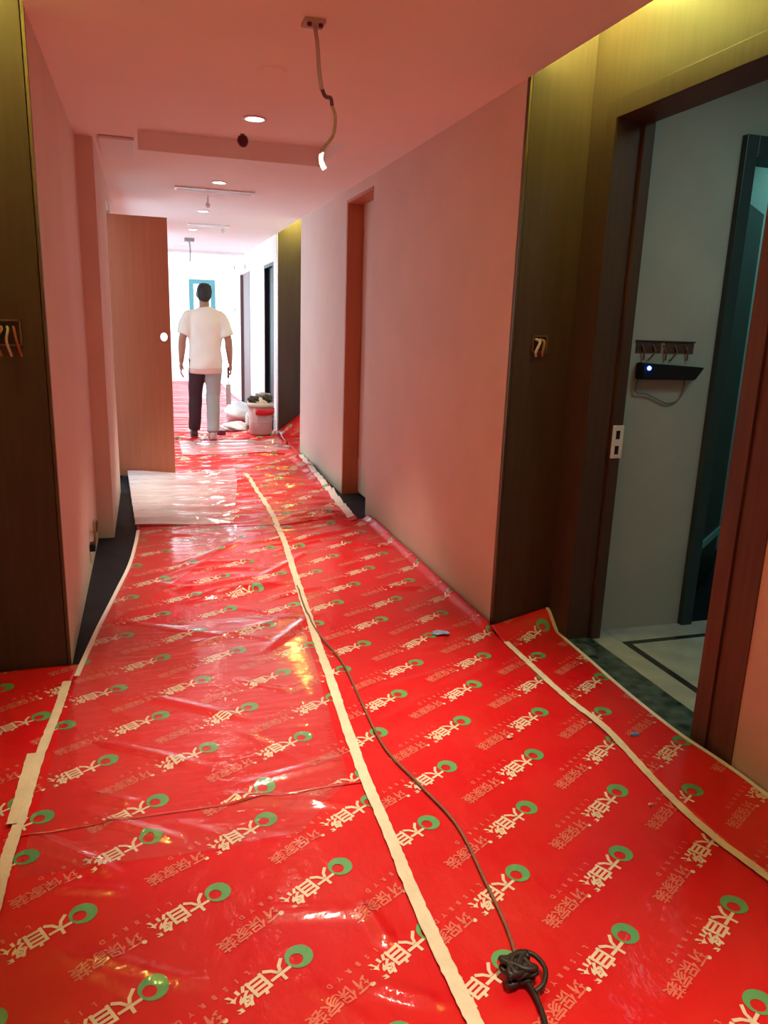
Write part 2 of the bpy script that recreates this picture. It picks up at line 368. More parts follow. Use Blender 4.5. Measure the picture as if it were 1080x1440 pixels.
# ------------------------------------------------------------------ open switch boxes
def switch_box(loc, lab, big):
    t = thing('switch_box', lab, 'wall box', loc)
    s = .045 if big else .036
    bm = NB()
    for b in ((-s, s, s-.006, s), (-s, s, -s, -s+.006), (-s, -s+.006, -s, s), (s-.006, s, -s, s)): box(bm, b[0], b[1], -.006, .0, b[2], b[3])
    obj('rim', bm, mat('box_rim', (.16, .085, .05), .5), t)
    obj('back', bbox(-s+.004, s-.004, -.002, 0, -s+.004, s-.004), mat('box_dark', (.02, .012, .01), .8), t)
    cols = [(.35, .16, .05), (.45, .42, .3), (.35, .1, .06)] if big else [(.6, .5, .42), (.3, .12, .08)]
    for i, c in enumerate(cols):
        x = -.02+.02*i
        bm = NB(); tube(bm, smooth_path([(x, -.002, .02), (x+.006, -.03, .01), (x+.012*(i-1), -.035, -.03), (x+.01+.012*(i-1), -.018, -.05-.03*big)], 5), .0045 if big else .006, 6)
        obj('wire', bm, mat('wire_%d_%d' % (i, big), c, .5), t)
switch_box((-.46, NY1, 1.285), 'open switch box with loose wires on the left dark panel', True)
switch_box((1.605, NY1, 1.295), 'open switch box with a pale wire on the right dark panel', False)
t = thing('wire_stub', 'short black wire loop sticking out of the left wall near the floor', 'wire', (XL, 4.3, .2))
bm = NB(); tube(bm, smooth_path([(0, .12, -.04), (.02, .1, -.03), (.03, .02, .05), (.025, -.1, .07), (.03, -.15, .0), (.02, -.13, -.06)], 5), .007, 6); obj('cable', bm, CABLE, t)
obj('plug', bbox(0, .03, -.16, -.09, -.075, -.035, .006), DARKP, t)

# ------------------------------------------------------------------ recessed doorway on the right wall
t = thing('recessed_door', 'pinkish closed door set back in the right wall', 'door', (0, 0, 0))
obj('leaf', bbox(1.60, 1.64, 5.16, 5.835, .02, 2.22, .002), PAINT, t)
obj('jamb', bbox(XR+.001, 1.64, 5.835, 5.86, 0, 2.235), DOORM, t)
obj('jamb', bbox(XR+.121, 1.64, 5.115, 5.16, 0, 2.235), DOORM, t)
obj('head_jamb', bbox(XR+.001, 1.64, 5.16, 5.835, 2.215, 2.235), DOORM, t)
obj('edge_trim', bbox(1.592, 1.60, 5.80, 5.83, .3, 2.05, .002), STEEL, t)
struct('wall_right', bbox(1.645, 1.7, 5.0, 5.95, 0, 2.31), PAINT, 'blank wall behind the recessed right door')

# black doorway and pinkish door further along
t = thing('black_door', 'black closed door on the far right white wall beyond the bucket', 'door')
obj('leaf', bbox(XR+.05, XR+.09, 9.36, 10.1, 0, 2.02, .002), DARKP, t)
obj('frame', box(box(NB(), XR-.004, XR+.09, 9.36, 9.40, 0, 2.02), XR-.004, XR+.09, 10.06, 10.1, 0, 2.02), DARKP, t)
obj('head_jamb', bbox(XR-.004, XR+.09, 9.4, 10.06, 1.98, 2.02), DARKP, t)
PK = mat('dusky_pink_door', (.17, .105, .105), .6)
t = thing('pink_door', 'dusky pink closed door near the end of the right wall', 'door')
obj('leaf', bbox(XR+.04, XR+.08, 11.55, 12.75, 0, 2.03, .002), PK, t)
obj('casing', bbox(XR-.006, XR+.08, 11.55, 11.61, 0, 2.03, .002), PK, t)
obj('casing', bbox(XR-.006, XR+.08, 12.69, 12.75, 0, 2.03, .002), PK, t)
t = thing('room_sign', 'small grey plate on the white wall above the pinkish door', 'sign', (XR, 12.2, 2.12)); obj('plate', bbox(-.012, 0, -.17, .17, -.035, .035, .003), mat('grey_plate', (.35, .4, .4), .5), t)
for z, lab in ((2.18, 'small grey box high on the far right white wall'), (1.5, 'small grey switch at hand height on the far right white wall')):
    t = thing('wall_switch', lab, 'switch', (XR, 13.45, z)); obj('plate', bbox(-.012, 0, -.06, .06, -.05, .05, .004), mat('grey_plate', (.35, .4, .4), .5), t); obj('rocker', bbox(-.018, -.012, -.03, .03, -.03, .03, .003), DARKP, t)

# glazed end door
t = thing('end_door', 'glazed door with a teal frame glowing with daylight at the corridor end', 'door', (0, 0, 0))
for a, b, c, d in ((.9, .99, 0, 2.12), (1.34, 1.43, 0, 2.12)): obj('stile', bbox(a, b, 16.97, 17.05, c, d, .004), TEAL, t)
obj('head_rail', bbox(.99, 1.34, 16.97, 17.05, 2.03, 2.12, .004), TEAL, t); obj('bottom_rail', bbox(.99, 1.34, 16.97, 17.05, 0, .12, .004), TEAL, t)
gm = bpy.data.materials.new('pane_glass'); gm.use_nodes = True; n = gm.node_tree.nodes; l = gm.node_tree.links; n.clear()
o_ = n.new('ShaderNodeOutputMaterial'); a_ = n.new('ShaderNodeBsdfTransparent'); b_ = n.new('ShaderNodeBsdfGlossy'); b_.inputs['Roughness'].default_value = .02; mx = n.new('ShaderNodeMixShader'); mx.inputs[0].default_value = .06
l.new(a_.outputs[0], mx.inputs[1]); l.new(b_.outputs[0], mx.inputs[2]); l.new(mx.outputs[0], o_.inputs[0])
obj('pane', bbox(.99, 1.34, 17.0, 17.008, .12, 2.03), gm, t)

# ------------------------------------------------------------------ the open orange door on the left
def orange_door():
    t = thing('orange_door', 'orange-brown flush door swung open across the left of the corridor', 'door', (XL2-.06, 6.8, 0))
    wdt, y0, y1, z0, z1 = .50, 0, .04, .012, 2.135
    bm = NB(); hxc, hzc, hr = .445, 1.186, .029; n = 24
    ring = lambda y: [bm.verts.new((hxc+hr*math.cos(2*math.pi*i/n), y, hzc+hr*1.25*math.sin(2*math.pi*i/n))) for i in range(n)]
    def side(y):
        rg = ring(y); sq = []
        for i in range(n):
            a = 2*math.pi*i/n; c, s = math.cos(a), math.sin(a); k = .05/max(abs(c), abs(s)); sq.append(bm.verts.new((hxc+c*k, y, hzc+s*k)))
        for i in range(n): bm.faces.new((rg[i], rg[(i+1) % n], sq[(i+1) % n], sq[i]))
        return rg
    a = side(y0); b = side(y1)
    for i in range(n): bm.faces.new((a[i], b[i], b[(i+1) % n], a[(i+1) % n]))
    x0, x1 = hxc-.05, hxc+.05
    box(bm, 0, x0, y0, y1, z0, z1); box(bm, x1, wdt, y0, y1, z0, z1); box(bm, x0, x1, y0, y1, z0, hzc-.05); box(bm, x0, x1, y0, y1, hzc+.05, z1)
    obj('leaf', bm, DOORM, t)
    bm = NB()
    bot = [(.030, -.003), (.038, -.003), (.038, 0), (.030, 0)]
    n = 24; rings = [[bm.verts.new((hxc+r*math.cos(2*math.pi*i/n), y, hzc+1.2*r*math.sin(2*math.pi*i/n))) for i in range(n)] for r, y in bot]
    for q in range(4):
        A, B = rings[q], rings[(q+1) % 4]
        for i in range(n): bm.faces.new((A[i], A[(i+1) % n], B[(i+1) % n], B[i]))
    o = obj('lock_hole_ring', bm, DOORM, t); o['label'] = 'rim of the round lock hole with daylight behind'
    for z in (.3, 1.1, 1.9): obj('hinge', lathe(NB(), [(.008, -.05), (.008, .05)], (-.004, -.006, z), 10), STEEL, t)
orange_door()
# service doorway frame the door hangs in
t = thing('service_door_frame', 'plain white frame of the service doorway beside the orange door', 'door frame')
obj('jamb', bbox(XL2-.1, XL2-.002, 6.16, 6.2, 0, 2.2), PAINT, t); obj('head_jamb', bbox(XL2-.1, XL2-.002, 6.2, 6.84, 2.16, 2.2), PAINT, t)

# ------------------------------------------------------------------ film height field
rng = np.random.RandomState(5)
WAVES = [(rng.uniform(0, 2*math.pi), rng.uniform(3, 13), rng.uniform(0, 6.28)) for _ in range(16)]
CREASES = []   # ax, ay, bx, by, amp, sigma
for a, b, amp, s in (((.42, 2.92), (.70, 3.28), .012, .018), ((-.35, 1.93), (-.12, 1.71), .012, .014), ((-.2, 2.36), (.12, 2.12), .011, .014),
    ((-.17, 1.95), (.05, 1.79), .011, .013), ((-.05, 2.63), (.27, 2.39), .012, .015), ((.04, 2.99), (.52, 3.24), .010, .018), ((-.2, 3.4), (.3, 3.1), .008, .02),
    ((.17, 1.97), (.45, 1.85), .016, .016), ((.2, 2.0), (.56, 2.06), .012, .016), ((.44, 1.47), (.47, 1.33), .012, .014), ((.40, 1.24), (.52, 1.16), .011, .014), ((.2, 1.5), (.45, 1.44), .007, .014),
    ((.8, 2.5), (1.1, 2.58), .007, .02), ((1.05, 2.45), (1.35, 2.62), .006, .02), ((.72, 2.25), (.95, 2.4), .007, .02), ((1.1, 2.9), (1.35, 3.0), .008, .02),
    ((.55, 3.9), (.9, 4.3), .01, .02), ((.1, 4.1), (.5, 4.55), .012, .02), ((-.05, 3.9), (.35, 4.25), .01, .02), ((.2, 3.6), (.62, 3.75), .012, .018)):
    CREASES.append((*a, *b, amp*.95, s*1.1))
for i in range(26):   # cross wrinkles in the farther film
    y = rng.uniform(3.5, 5.1); x = rng.uniform(-.1, 1.1); L = rng.uniform(.15, .45); a = rng.uniform(-.5, .5)
    CREASES.append((x, y, x+L*math.cos(a), y+L*math.sin(a), rng.uniform(.006, .014), rng.uniform(.014, .026)))
for i in range(60):
    y = rng.uniform(5, 9.6); x = rng.uniform(-.1, 1.2); L = rng.uniform(.2, .7); a = rng.uniform(-.45, .45)
    CREASES.append((x, y, x+L*math.cos(a), y+L*math.sin(a), rng.uniform(.008, .02), rng.uniform(.018, .035)))
for i in range(16):   # wrinkles beside the centre tape, left film
    y = rng.uniform(1.2, 3.6); x = rng.uniform(-.3, .45); L = rng.uniform(.1, .3); a = rng.uniform(-1.0, -.3)
    CREASES.append((x, y, x+L*math.cos(a), y+L*math.sin(a), rng.uniform(.003, .007), rng.uniform(.012, .018)))
def HF(x, y):
    x = np.asarray(x, float); y = np.asarray(y, float); z = np.full(x.shape, .012)
    for d, k, p in WAVES: z = z + .0016*np.sin(k*(x*math.cos(d)+y*math.sin(d))+p)*(5/k)**.5
    if x.size == 0: return x
    lx, hx, ly, hy = x.min()-.1, x.max()+.1, y.min()-.1, y.max()+.1
    for ax, ay, bx, by, amp, s in CREASES:
        if max(ax, bx) < lx or min(ax, bx) > hx or max(ay, by) < ly or min(ay, by) > hy: continue
        L2 = (bx-ax)**2+(by-ay)**2
        t = ((x-ax)*(bx-ax)+(y-ay)*(by-ay))/L2; tc = np.clip(t, 0, 1)
        d2 = (x-ax-tc*(bx-ax))**2+(y-ay-tc*(by-ay))**2
        z = z + amp*np.exp(-d2/(s*s))*np.clip(.25+1.5*np.sin(np.pi*tc), 0, 1)
    return np.maximum(z, .002)
def poly(pts):
    ys = [p[0] for p in pts]; xs = [p[1] for p in pts]
    return lambda y: np.interp(y, ys, xs)
CENTER = poly([(-.6, .56), (1.1, .568), (1.5, .569), (1.976, .582), (2.35, .606), (2.68, .631), (3.19, .667), (3.67, .705), (4.52, .775), (5.34, .802), (6.72, .80), (8, .8)])
LEFT = poly([(-.6, -.40), (1.72, -.388), (2.06, -.379), (2.29, -.37), (2.58, -.347), (2.85, -.312), (3.06, -.289), (3.57, -.229), (4.2, -.147), (4.53, -.121), (4.93, -.105)])
REDGE = poly([(-.6, 1.74), (1.35, 1.742), (1.59, 1.745), (1.753, 1.738), (1.93, 1.715), (2.1, 1.713), (2.36, 1.718), (2.75, 1.742), (2.96, 1.752)])

# ---- the printed logo, as flat print lying on the film
def glyphs(body, size, bold=0):
    c = bpy.data.curves.new('lettering', 'FONT'); c.body = body; c.size = size; c.align_x = 'CENTER'; c.resolution_u = 2; c.offset = bold
    o = bpy.data.objects.new('lettering', c); COL.objects.link(o)
    d = bpy.context.evaluated_depsgraph_get(); d.update(); me = bpy.data.meshes.new_from_object(o.evaluated_get(d))
    bm = NB(); bm.from_mesh(me); bpy.data.objects.remove(o); bpy.data.curves.remove(c); bpy.data.meshes.remove(me)
    bmesh.ops.remove_doubles(bm, verts=bm.verts, dist=size*.002)
    bmesh.ops.triangulate(bm, faces=bm.faces)
    for _ in range(4):
        es = [e for e in bm.edges if e.calc_length() > .017]
        if not es: break
        bmesh.ops.subdivide_edges(bm, edges=es, cuts=1); bmesh.ops.triangulate(bm, faces=bm.faces)
    bm.verts.index_update()
    v = np.array([(q.co.x, q.co.y) for q in bm.verts]); f = [tuple(q.index for q in p.verts) for p in bm.faces]; bm.free()
    v[:, 1] -= (v[:, 1].min()+v[:, 1].max())/2
    return v, f
LOGO_V, LOGO_F, LOGO_M = [], [], []
def logo_add(v, f, m, dx, dy):
    o = len(LOGO_V); LOGO_V.extend((p[0]+dx, p[1]+dy) for p in v); LOGO_F.extend(tuple(i+o for i in q) for q in f); LOGO_M.extend([m]*len(f))
for i, ch in enumerate('大自然'):
    v, f = glyphs(ch, .056, .0016); logo_add(v, f, 0, .056+.050*i, 0)
for i, ch in enumerate('环保家装'):
    v, f = glyphs(ch, .042, .0007); logo_add(v, f, 1, .222+.040*i, -.004)
for i, ch in enumerate('LISBRYD'):
    v, f = glyphs(ch, .017, .0006); logo_add(v, f, 1, .105+.028*i, -.045)
rg = []; n_ = 22
for r, cx, cy in ((.0315, 0, 0), (.0235, .0045, .001), (.0155, .0095, .002)):
    rg.append([(cx+r*math.cos(2*math.pi*i/n_), cy+r*math.sin(2*math.pi*i/n_)) for i in range(n_)])
v = [p for q in rg for p in q]; f = []
for q in range(2):
    for i in range(n_): f += [(q*n_+i, q*n_+(i+1) % n_, (q+1)*n_+(i+1) % n_), (q*n_+i, (q+1)*n_+(i+1) % n_, (q+1)*n_+i)]
logo_add(v, f, 2, 0, 0)
v = [(.205+.006*math.cos(2*math.pi*i/8), .016+.006*math.sin(2*math.pi*i/8)) for i in range(8)]; logo_add(v, [(0, i, i+1) for i in range(1, 7)], 0, 0, 0)
LOGO_V = np.array(LOGO_V); LOGO_F = np.array(LOGO_F); LOGO_M = np.array(LOGO_M)
for k in range(len(LOGO_F)):   # all print faces up
    p, q, r_ = LOGO_V[LOGO_F[k]]
    if (q[0]-p[0])*(r_[1]-p[1])-(q[1]-p[1])*(r_[0]-p[0]) < 0: LOGO_F[k] = LOGO_F[k][::-1]

def sheet(name, label, xl, xr, y0, y1, zb, lat, mats=None, curl=None, res=.016, ripple=None, rot=0, prints=True, pmax=99, group='red film lengths', cat='floor film', m=None):
    fx = (lambda f: f if callable(f) else (lambda y, c=f: np.full(np.shape(y), c)))
    xl, xr = fx(xl), fx(xr)
    def Z(x, y):
        z = HF(x, y)+zb
        if ripple is not None: z = z+ripple(x, y)
        if curl is not None: z = z+curl(x, y)
        return z
    ny = max(2, int((y1-y0)/res)); nx = max(2, int(float(np.max(xr(np.linspace(y0, y1, 9))-xl(np.linspace(y0, y1, 9))))/res))
    yy = np.linspace(y0, y1, ny+1); uu = np.linspace(0, 1, nx+1)
    Y, U = np.meshgrid(yy, uu, indexing='ij'); X = xl(Y)+(xr(Y)-xl(Y))*U; Zz = Z(X, Y)
    t = thing(name, label, cat, (float(X.mean()), float(Y.mean()), 0), group)
    cx, cy = float(X.mean()), float(Y.mean())
    V = np.stack([X-cx, Y-cy, Zz], -1).reshape(-1, 3)
    idx = np.arange((ny+1)*(nx+1)).reshape(ny+1, nx+1)
    F = np.stack([idx[:-1, :-1], idx[:-1, 1:], idx[1:, 1:], idx[1:, :-1]], -1).reshape(-1, 4)
    me = bpy.data.meshes.new('film'); me.from_pydata(V.tolist(), [], F.tolist()); me.materials.append(m or RED)
    for p in me.polygons: p.use_smooth = True
    o = link(bpy.data.objects.new('film', me), t)
    if m is None: s = o.modifiers.new('thickness', 'SOLIDIFY'); s.thickness = .0012; s.offset = -1
    if prints:
        ox, oy = lat
        c, sn = math.cos(R(210)+rot), math.sin(R(210)+rot); ys_ = np.linspace(y0, y1, 40); xa, xb = float(np.min(xl(ys_))), float(np.max(xr(ys_)))
        for j in range(-40, 41):
            for i in range(-14, 15):
                for h in (0, .5):
                    gx, gy = (i+h)*.305, (j+h)*.488
                    px, py = ox+gx*math.cos(rot)-gy*math.sin(rot), oy+gx*math.sin(rot)+gy*math.cos(rot)
                    if not (y0-.1 < py < y1+.4 and xa-.1 < px < xb+.45): continue
                    if py > pmax: continue
                    q = np.stack([px+LOGO_V[:, 0]*c-LOGO_V[:, 1]*sn, py+LOGO_V[:, 0]*sn+LOGO_V[:, 1]*c], -1)
                    ok = (q[:, 1] > y0+.004) & (q[:, 1] < y1-.004) & (q[:, 0] > xl(q[:, 1])+.004) & (q[:, 0] < xr(q[:, 1])-.004)
                    fk = ok[LOGO_F].all(axis=1)
                    if fk.sum() < 30: continue
                    used = np.unique(LOGO_F[fk]); remap = np.zeros(len(q), int); remap[used] = np.arange(len(used)); q = q[used]
                    z = Z(q[:, 0], q[:, 1])+.0014
                    me = bpy.data.meshes.new('printed_logo'); me.from_pydata(np.column_stack([q[:, 0]-cx, q[:, 1]-cy, z]).tolist(), [], remap[LOGO_F[fk]].tolist())
                    for k in (CREAM, PALE, GREEN): me.materials.append(k)
                    me.polygons.foreach_set('material_index', LOGO_M[fk].tolist()); me.polygons.foreach_set('use_smooth', [True]*len(me.polygons))
                    link(bpy.data.objects.new('printed_logo', me), t)
    return t, Z, (cx, cy)
def ribbon(name, pts, width, Zf, dz, m, parent=None, origin=(0, 0), th=.0012, wob=0, seed=0):
    P = smooth_path([(*p, 0) for p in pts], 14); rr = random.Random(seed); bm = NB(); rows = []
    for i, p in enumerate(P):
        t = (P[min(i+1, len(P)-1)]-P[max(i-1, 0)]).normalized(); nn = Vector((-t.y, t.x, 0)); row = []
        wd = width*(1+wob*(rr.random()-.5)); sh = wob*width*.3*(rr.random()-.5)
        for k in (-.5, -.17, .17, .5):
            q = p+nn*(wd*k+sh); row.append(bm.verts.new((q.x, q.y, 0)))
        rows.append(row)
    zs = Zf(np.array([q.co.x for q in bm.verts]), np.array([q.co.y for q in bm.verts]))
    for q, z in zip(bm.verts, zs): q.co = (q.co.x-origin[0], q.co.y-origin[1], float(z)+dz)
    for a, b in zip(rows, rows[1:]):
        for k in range(3): bm.faces.new((a[k], a[k+1], b[k+1], b[k]))
    bmesh.ops.recalc_face_normals(bm, faces=bm.faces)
    for f in bm.faces:
        if f.normal.z < 0: f.normal_flip()
    o = obj(name, bm, m, parent, recalc=False); s = o.modifiers.new('thickness', 'SOLIDIFY'); s.thickness = th; s.offset = -1
    return o

def sm(t): t = np.clip(t, 0, 1); return t*t*(3-2*t)
tA, ZA, cA = sheet('red_floor_film', 'red printed floor film nearest the viewer, left of the centre tape', LEFT, CENTER, -.5, 1.95, .0, (.265, 1.354), res=.012)
tB, ZB, cB = sheet('red_floor_film', 'wrinkled red printed film beside the dark floor strip on the left', LEFT, CENTER, 1.93, 4.98, .003, (.444, 2.223), rot=R(-2.0), res=.011)
ZBe = ZB
ledge = [(-.312+.008, 2.855), (-.281, 3.062), (-.221, 3.568), (-.139, 4.199), (-.113, 4.534), (-.098, 4.93)]
ribbon('white_edge', ledge, .020, ZB, .003, mat('paper_edge', (.78, .74, .68), .6), tB, cB)
tC, ZC, cC = sheet('red_floor_film', 'red printed film between the centre tape and the right tape', CENTER, poly([(-.5, 1.455), (2.8, 1.458), (2.96, 1.462), (5, 1.462)]), -.5, 4.98, .002, (.852, 2.444),
    curl=lambda x, y: sm((x-1.40)/.06)*sm((y-2.9)/.1)*.03)
tD, ZD, cD = sheet('red_floor_film', 'narrow red printed film along the open entry doorway', poly([(-.5, 1.455), (3, 1.462)]), REDGE, -.5, 2.962, .001, (1.535, 1.656),
    curl=lambda x, y: sm((y-2.82)/.14)*(.015+.06*np.clip((x-1.46)/.28, 0, 1)))
ribbon('white_edge', [(float(REDGE(y))-.006, y) for y in (1.0, 1.35, 1.6, 1.75, 1.93, 2.1, 2.36, 2.6, 2.75, 2.88, 2.955)], .016, ZD, .003, mat('paper_edge', (.78, .74, .68), .6), tD, cD)
tE, ZE, cE = sheet('red_floor_film', 'red printed film running into the left niche under the dark panel', XL-.28, LEFT, .95, 2.965, .001, (-.70, 1.60))
RE4 = poly([(4.9, 1.36), (5.2, 1.36), (7.47, 1.46), (7.7, 1.46)])
rip = lambda x, y: .007*np.sin(31*y+3*np.sin(2.3*x)+1.2*np.sin(5*y))*sm((y-4.95)/.2)+.004*np.sin(57*y+7*x)*np.sin(3*x+1)
tF, ZF_, cF = sheet('red_floor_film', 'creased shiny red film under the silvery sheet before the orange door', poly([(4.9, -.10), (6.8, -.20), (7.7, -.22)]), RE4, 4.94, 7.7, .005, (.6, 5.2), ripple=rip, res=.018,
    curl=lambda x, y: sm((x-1.30)/.1)*.03)
ribbon('white_edge', [(1.33, 5.0), (1.35, 5.5), (1.385, 6.2), (1.42, 7.0), (1.44, 7.45)], .05, ZF_, .004, mat('paper_edge', (.78, .74, .68), .6), tF, cF)
tG, ZG, cG = sheet('red_floor_film', 'crumpled red film under the walking person and the bucket', -.22, poly([(7.6, 1.462), (7.66, 1.462), (14, 1.462)]), 7.66, 16.9, .008, (.6, 8.2), ripple=lambda x, y: 1.3*rip(x, y), res=.026, pmax=9.6)
tH, ZH, cH = sheet('red_floor_film', 'red film riding up against the far dark wood panel', 1.47, 1.75, 7.68, 9.09, .006, (1.6, 8.0), res=.02, curl=lambda x, y: sm((y-8.7)/.38)*(.02+.22*np.clip((x-1.47)/.28, 0, 1)))

# clear plastic sheets on top
tS, ZS, cS = sheet('clear_plastic_sheet', 'silvery clear plastic sheet lying rippled in front of the orange door', poly([(4.9, -.11), (6.8, -.20)]), poly([(4.9, .50), (5.1, .52), (6.1, .66), (6.8, .72)]), 5.0, 6.78, .022, (0, 0), ripple=lambda x, y: 2.6*rip(x, y), prints=False, m=FILM_S, group='clear plastic sheets', cat='plastic sheet')
tP, ZP, cP = sheet('clear_plastic_sheet', 'clear plastic sheet with a slanting edge over the left red film', poly([(2.9, -.30), (3.4, -.24), (4.2, -.13), (4.9, -.08)]), poly([(2.9, -.28), (3.3, -.2), (3.4, -.18), (4.6, .486), (4.97, .53)]), 3.3, 4.97, .008, (0, 0), res=.011, prints=False, m=FILM, group='clear plastic sheets', cat='plastic sheet')
tQ, ZQ, cQ = sheet('clear_plastic_sheet', 'large clear plastic sheet creased over the near left red film', poly([(1.7, -.36), (2.85, -.30), (3.3, -.25)]), poly([(1.7, .30), (1.95, .53), (3.3, .64)]), 1.75, 3.32, .006, (0, 0), res=.010, prints=False, m=FILM, group='clear plastic sheets', cat='plastic sheet')
tW, ZW, cW = sheet('clear_plastic_sheet', 'bright creased plastic sheet spread on the floor before the bucket', .3, 1.40, 7.72, 8.50, .014, (0, 0), ripple=lambda x, y: 1.6*rip(x, y), prints=False, m=FILM_S, group='clear plastic sheets', cat='plastic sheet', res=.02)

# tapes
def tape(pts, Zf, label, w_=.030, dz=.006, seed=1):
    o = ribbon('masking_tape', pts, w_, Zf, dz, TAPE, wob=.18, seed=seed); return tag(o, label, 'tape', 'masking tape strips')
Zmax = lambda *fs: (lambda x, y: np.maximum.reduce([f(x, y) for f in fs]))
cyl = [.6, .9, 1.1, 1.3, 1.5, 1.7, 1.98, 2.35, 2.68, 3.0, 3.3, 3.67, 4.0, 4.3, 4.6, 4.93]
tape([(float(CENTER(y)), y) for y in cyl], Zmax(ZA, ZB, ZC), 'long pale masking tape down the middle of the red floor', .034)
tape([(.796, 4.9), (.803, 5.34), (.805, 6.0), (.80, 6.72)], ZF_, 'far end of the centre tape on the shiny creased film', .034, dz=.006, seed=4)
tape([(1.462, 1.0), (1.462, 1.27), (1.443, 1.43), (1.44, 1.58), (1.449, 1.78), (1.47, 2.04), (1.458, 2.25), (1.454, 2.49), (1.462, 2.79)], Zmax(ZC, ZD), 'pale masking tape along the right side by the entry doorway', .026, seed=2)
tape([(-.388, 1.5), (-.388, 1.72), (-.388, 1.88), (-.379, 2.06), (-.37, 2.29), (-.347, 2.58), (-.333, 2.81)], Zmax(ZA, ZB, ZE), 'pale masking tape along the left edge below the dark panel', .030, seed=3)
tape([(-.40, 1.98), (-.397, 2.1), (-.393, 2.32)], Zmax(ZA, ZB, ZE), 'short torn piece of tape doubled over the left tape', .026, dz=.010, seed=6)

# ------------------------------------------------------------------ extension cable with a knot
t = thing('power_cable', 'thin brown cable with a dark knot snaking beside the centre tape', 'cable')
cp = [(.698, 3.68), (.672, 3.28), (.677, 3.03), (.705, 2.76), (.693, 2.38), (.688, 2.09), (.73, 1.88), (.769, 1.68), (.755, 1.45), (.742, 1.31), (.722, 1.215), (.708, 1.16)]
Zall = Zmax(ZA, ZB, ZC)
def onfloor(pts, dz):
    zs = Zall(np.array([p[0] for p in pts]), np.array([p[1] for p in pts]))
    return [(p[0], p[1], float(z)+dz+(p[2] if len(p) > 2 else 0)) for p, z in zip(pts, zs)]
obj('cord', tube(NB(), onfloor(smooth_path([(*p, 0) for p in cp], 10), .007), .0042, 8), CABLE, t, True)
obj('cord_tail', tube(NB(), onfloor(smooth_path([(.705, 1.16, .01), (.712, 1.12, .004), (.706, 1.07, 0), (.69, 1.0, 0), (.68, .8, 0), (.7, .3, 0)], 10), .009), .006, 8), DARKP if False else mat('dark_cable', (.02, .012, .009), .5), t, True)
kn = []
for i in range(140):
    a = i*.42; kn.append((.697+.026*math.cos(a)*(1+.25*math.sin(i*.9)), 1.165+.022*math.sin(a*1.07+.4), .012+.016*(1+math.sin(a*.37+1))))
obj('knot', tube(NB(), onfloor(smooth_path(kn, 2), .006), .0062, 6), mat('dark_cable', (.02, .012, .009), .5), t, True)
lp = [(.69, 1.185, .02), (.715, 1.205, .028), (.745, 1.19, .03), (.755, 1.155, .025), (.738, 1.125, .02), (.712, 1.115, .012)]
obj('loop', tube(NB(), onfloor(smooth_path(lp, 8), .006), .0055, 8), mat('dark_cable', (.02, .012, .009), .5), t, True)

# ------------------------------------------------------------------ scraps on the floor
def scrap(label, x, y, r, m, seed, cat='scrap', Zf=None):
    rr = random.Random(seed); bm = NB(); z0 = float((Zf or Zall)(np.array([x]), np.array([y]))[0])+.003
    c = bm.verts.new((0, 0, .008)); n = 11; ring = [bm.verts.new((r*(.7+.5*rr.random())*math.cos(6.283*i/n), .6*r*(.7+.5*rr.random())*math.sin(6.283*i/n), .006*rr.random())) for i in range(n)]
    for i in range(n): bm.faces.new((c, ring[i], ring[(i+1) % n]))
    o = obj('plastic_scrap', bm, m, None); o.location = (x, y, z0); s = o.modifiers.new('t', 'SOLIDIFY'); s.thickness = .002
    tag(o, label, cat, 'scraps on the film'); return o
BLUE = mat('blue_plastic', (.10, .26, .62), .4); PW = mat('blue_white_plastic', (.55, .62, .8), .35, var=.6, vscale=30, vcol=(.12, .25, .6))
scrap('blue and white plastic scrap lying near the right wall panel', 1.206, 2.93, .045, PW, 3)
scrap('small bright blue scrap by the right floor tape', 1.543, 1.965, .016, BLUE, 5, Zf=ZD)
PINKB = mat('pale_crumb', (.8, .5, .42), .7)
scrap('tiny pale plaster crumb on the printed film right of the cable', 1.12, 2.06, .011, PINKB, 20, 'crumb')
scrap('tiny pale plaster crumb close to the right floor tape', 1.36, 1.62, .009, PINKB, 25, 'crumb')

# ------------------------------------------------------------------ ceiling fittings
def downlight(x, y, lab, z=CH):
    t = thing('downlight', lab, 'ceiling light', (x, y, z), 'round ceiling downlights')
    bm = NB(); prof = [(.044, -.001), (.044, -.007), (.058, -.005), (.058, 0)]
    n = 28; rings = [[bm.verts.new((r*math.cos(6.28319*i/n), r*math.sin(6.28319*i/n), zz)) for i in range(n)] for r, zz in prof]
    for q in range(3):
        for i in range(n): bm.faces.new((rings[q][i], rings[q][(i+1) % n], rings[q+1][(i+1) % n], rings[q+1][i]))
    obj('trim_ring', bm, WHITEP, t, True)
    obj('lens', lathe(NB(), [(.002, -.006), (.03, -.006), (.044, -.004), (.044, 0)], n=28), LENS, t)
    l = bpy.data.lights.new('downlight_beam', 'SPOT'); l.energy = DOWNLIGHT_W; l.color = (1, .86, .68); l.spot_size = R(60); l.spot_blend = 1; l.shadow_soft_size = .045
    o = bpy.data.objects.new('downlight_beam', l); COL.objects.link(o); o.parent = t; o.location = (0, 0, -.055)
DL = [(-1.2, 'round downlight in the ceiling well behind the viewer'), (.5, 'round downlight in the ceiling above the viewer'), (2.28, 'round downlight in the ceiling just before the hanging wire'),
      (4.07, 'nearest visible glowing downlight, just before the ceiling recess'), (5.99, 'glowing downlight just before the long ceiling diffuser'), (7.62, 'glowing downlight just beyond the long ceiling diffuser'),
      (9.24, 'small glowing downlight beyond the second ceiling diffuser'), (11.02, 'farthest glowing downlight near the ceiling beam')]
for y, lab in DL: downlight(.55, y, lab)
